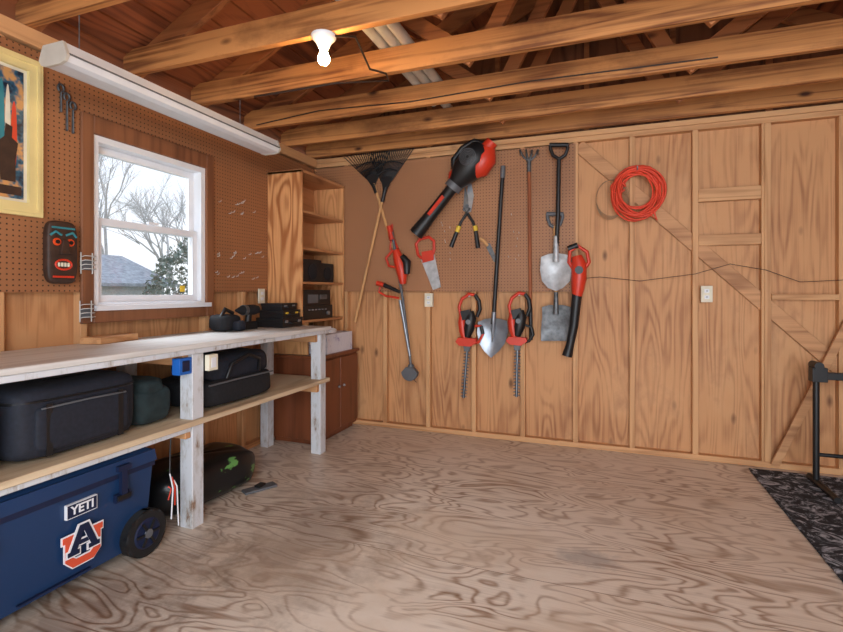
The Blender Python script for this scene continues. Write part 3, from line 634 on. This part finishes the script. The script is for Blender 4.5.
# compact blower
b=B('handheld_blower'); d=.10
b.tube([W(577,256,d),W(579,264,d),W(579,278,d),W(578,288,d),W(577,296,d)],[.036,.054,.056,.048,.036],'red',18)
b.tube([W(577,294,d),W(574,325,d),W(570,345,d),W(567,356,d)],[.037,.033,.03,.038],'black',16)
b.tube([W(585,268,d),W(589,262,d),W(587,252,d),W(578,246,d),W(570,251,d),W(569,262,d),W(574,270,d)],.014,'red',8)
b.tube([W(568,249,d),W(578,245,d)],.022,'black',10); b.tube([W(579,270,d),W(579,270,d+.068)],.03,'black',16); b.tube([W(579,270,d),W(579,270,.0)],.008,'steel',6); b.done()
# hedge trimmers, hung by the rear handle, blade down
def trimmer(ox,oy,var):
    b=B('hedge_trimmer'); d=.08
    w=lambda x,y,dd=d:W(468+ox+(x-468),y+oy,dd)
    # rear D-handle : red upper arch, black grip side, battery block
    b.tube([w(461,316),w(459,307),w(462,299),w(469,294),w(475,295)],[.013,.013,.014,.014,.014],'red',10)
    b.tube([w(475,295),w(479,301),w(480,309),w(477,317)],[.015,.017,.017,.014],'black',10)
    b.plate([w(462,311,d-.03),w(471,309,d-.03),w(473,318,d-.03),w(464,320,d-.03)],N*.06,'black')
    # motor housing, tapering towards the gearbox
    b.tube([w(471,311),w(471,318),w(469,328),w(467,337)],[.022,.044,.046,.028],'black',18)
    b.tube([w(462,315),w(462,322),w(463,331),w(465,339)],[.020,.034,.034,.024],'red',14)
    b.tube([w(468,322,d+.045),w(468,322,d+.055)],.020,'gray',14)
    # front loop handle, swung out to one side
    q=[w(475,326),w(481,326+var),w(483,334+var),w(479,342),w(471,344)]
    b.tube(q,.0115,'red' if var<1 else 'black',8)
    b.tube([q[1],q[2]],.0145,'black',8)
    # guard
    b.plate([w(457,341,d-.03),w(460,337,d-.03),w(477,338,d-.03),w(478,342,d-.03),w(472,346,d-.03),w(461,345,d-.03)],N*.06,'red')
    b.plate([w(464,345,d-.014),w(471,345,d-.014),w(470,351,d-.014),w(465,351,d-.014)],N*.028,'steeld')
    A=w(467.5,346); E=w(463.5 if var<1 else 466.5,398); ax=(E-A).normalized(); sd=ax.cross(N).normalized()
    b.beam(A,E,.020,.006,'black',up=(0,1,0)); b.beam(A+N*.006,E+N*.006,.008,.004,'steel',up=(0,1,0))
    for i in range(16):
        c=A+(E-A)*((i+.5)/16)
        for s in (-1,1): b.plate([c+sd*s*.009-ax*.009,c+sd*s*.028-ax*.002,c+sd*s*.028+ax*.003,c+sd*s*.009+ax*.004],N*.004,'steeld')
    b.tube([w(469,296),w(469,296,.0)],.006,'steel',6)
    b.done(.003,2)
trimmer(0,0,0); trimmer(50,-1,2)
# cords
b=B('extension_cord'); c=W(637,192,.05); pts=[]
for i in range(15*28):
    t=i/28; a=2*math.pi*t
    rr=.145+.028*math.sin(t*1.7)+.008*math.sin(a*2+t)
    pts.append(c+V((rr*math.cos(a)+.014*math.sin(t*2.3),-.012*math.sin(t*.9)-.02+.018*math.sin(t*3.1),rr*1.12*math.sin(a)+.012*math.cos(t*1.9))))
b.tube(pts,.0065,'cord',6)
b.tube(arc(c+V((-.13,-.02,.04)),(1,0,0),(0,0,1),.05,.04,0,330,14),.007,'cord',6)
b.tube([c+V((.1,-.03,-.12)),c+V((.13,-.03,-.22)),c+V((.08,-.03,-.17))],.0065,'cord',6)
b.tube([c+V((0,.05,.16)),c+V((0,-.05,.155)),c+V((0,-.055,.18))],.005,'steel',6); b.done()
b=B('wire_coil'); c=W(610,200,.0)
for k in range(5): b.tube(arc(c+V((.004*k,-.002*k-.008,.003*k)),(1,0,0),(0,0,1),.10+.004*k,.15-.003*k,0,360,30)[:-1],.0022,'wire',5,closed=True)
b.done()
b=B('wall_cable'); b.tube([W(577,279,.006),W(600,277,.006),W(640,281,.006),W(695,274,.006),W(730,264,.006),W(766,270,.006),W(800,282,.006),W(843,280,.006)],.0025,'cable',6); b.done()
# ------------------------------------------------------------------ right corner
b=B('wood_plank'); b.beam((1.115,BY-.03,.03),(1.78,BY-.03,1.66),.02,.05,'brace',up=(0,0,1)); b.done(.002,1)
b=B('rug'); b.box((.95,1.75,.001),(2.2,3.89,.012),'rug').done(.003,1)
b=B('tubular_stand'); sx,sy=1.265,3.70; zt=.745
b.tube([(sx,sy,.03),(sx,sy,zt)],.018,'black',12); b.tube([(sx,sy-.05,zt+.01),(sx,sy+.05,zt+.01)],.026,'black',12)
b.box((sx-.03,sy-.035,zt-.09),(sx+.05,sy+.035,zt),'black').box((sx+.03,sy-.02,zt-.075),(sx+.7,sy+.02,zt-.03),'black')
b.tube([(sx+.66,sy,.03),(sx+.66,sy,zt-.05)],.018,'black',12)
for x in (sx,sx+.66): b.tube([(x,sy-.3,.032),(x,sy+.1,.032)],.018,'black',10)
b.tube([(sx,sy,.2),(sx+.66,sy,.2)],.012,'black',10)
b.done(.004,2)
# ------------------------------------------------------------------ outside
B('ground').box((-40,-20,-1.3),(-2.9,40,-1.25),'grass').done(centre=False)
b=B('neighbor_house'); hx,hy=-17.5,12.5
b.box((hx-6,hy-3,-1.25),(hx,hy+3.2,1.45),'siding'); b.plate([(hx+.4,hy-3.4,1.4),(hx+.4,hy+3.6,1.4),(hx-3,hy+3.6,2.7),(hx-3,hy-3.4,2.7)],(0,0,.12),'shingle'); b.plate([(hx-6.4,hy-3.4,1.4),(hx-6.4,hy+3.6,1.4),(hx-3,hy+3.6,2.7),(hx-3,hy-3.4,2.7)],(0,0,.12),'shingle')
b.box((hx,hy-1,.1),(hx+.05,hy,1.1),'navyf'); b.done()
def tree(base,h,seed):
    b=B('bare_tree'); R=random.Random(seed)
    def br(p,dr,ln,r,lv):
        q=p+dr*ln*.5+V((R.uniform(-1,1),R.uniform(-1,1),R.uniform(-.3,1)))*ln*.07; e=p+dr*ln
        b.tube([p,q,e],[r,r*.85,r*.6],'bark',5)
        if lv==0: return
        for k in range(3 if lv>1 else 5):
            nd=(dr+V((R.uniform(-1,1),R.uniform(-1,1),R.uniform(-.35,.9)))*.75).normalized(); br(p+(e-p)*R.uniform(.5,1),nd,ln*R.uniform(.6,.8),r*.55,lv-1)
    br(V(base),V((0,0,1)),h*.34,h*.012,5); b.done()
tree((-26,19.5,-1.25),13,1); tree((-27,24.5,-1.25),14,2); tree((-16,18.8,-1.25),10,5); tree((-29,19.5,-1.25),14,8); tree((-20,19.5,-1.25),11,13)
R=random.Random(11)
for cx,cy,cz,rx,rz in ((-12.4,12.0,.6,1.4,2.3),(-14.2,15.9,.9,1.8,2.7),(-13.0,9.2,-.2,1.3,1.2)):
    b=B('evergreen_shrub'); vs=[];fs=[]
    for _ in range(3200):
        u=V((R.gauss(0,1),R.gauss(0,1),R.gauss(0,1))).normalized()*R.uniform(.6,1)**.5
        p=V((cx+u.x*rx*(1-.35*u.z),cy+u.y*rx*(1-.35*u.z),cz+u.z*rz))
        a=V((R.uniform(-1,1),R.uniform(-1,1),R.uniform(-1,1)))*.10; c2=V((R.uniform(-1,1),R.uniform(-1,1),R.uniform(-1,1)))*.10
        i=len(vs); vs+=[p,p+a,p+a+c2,p+c2]; fs.append((i,i+1,i+2,i+3))
    b.add(vs,fs,'leaf'); b.done()
# ------------------------------------------------------------------ light
w=bpy.data.worlds.new('World'); bpy.context.scene.world=w; w.use_nodes=True; nt=w.node_tree
bg=nt.nodes['Background']; bg.inputs['Strength'].default_value=2.0
tc=nt.nodes.new('ShaderNodeTexCoord'); sp=nt.nodes.new('ShaderNodeSeparateXYZ'); nt.links.new(tc.outputs['Generated'],sp.inputs[0])
r=nt.nodes.new('ShaderNodeValToRGB'); r.color_ramp.elements[0].color=(.60,.63,.66,1); r.color_ramp.elements[1].color=(.5,.6,.78,1); r.color_ramp.elements[0].position=.0
nt.links.new(sp.outputs[2],r.inputs['Fac']); nt.links.new(r.outputs[0],bg.inputs['Color'])
def area(name,loc,target,sx,sy,e,col):
    l=bpy.data.lights.new(name,'AREA'); l.shape='RECTANGLE'; l.size=sx; l.size_y=sy; l.energy=e; l.color=col
    o=bpy.data.objects.new(name,l); o.location=loc; o.rotation_euler=(V(target)-V(loc)).to_track_quat('-Z','Y').to_euler(); bpy.context.scene.collection.objects.link(o)
area('doorway_daylight',(.7,YR+.15,1.3),(.3,4,.5),3.0,2.0,155,(.80,.90,1))
area('bounce_fill',(.5,-.9,2.35),(-.4,3.0,.4),1.8,.8,40,(.95,.97,1))  # added fill imitating bounce from behind the camera; no such lamp in the room
area('window_daylight',(-4.6,2.2,4.3),(-1.0,2.3,.2),2.2,1.6,380,(.82,.91,1))
area('up_fill',(-.2,.3,.25),(-.4,2.2,2.9),1.6,.8,8,(1,.94,.86))  # added upward fill to lift the joists and roof, not a room fixture
# ------------------------------------------------------------------ camera
cd=bpy.data.cameras.new('camera'); cd.sensor_width=36; cd.lens=F/843*36; cd.shift_y=-25/843; cd.clip_start=.05
co=bpy.data.objects.new('camera',cd); co.location=(0,0,CAMZ); co.rotation_euler=(math.radians(90),0,YAW); bpy.context.scene.collection.objects.link(co)
bpy.context.scene.camera=co
bpy.context.scene.view_settings.view_transform='Standard'
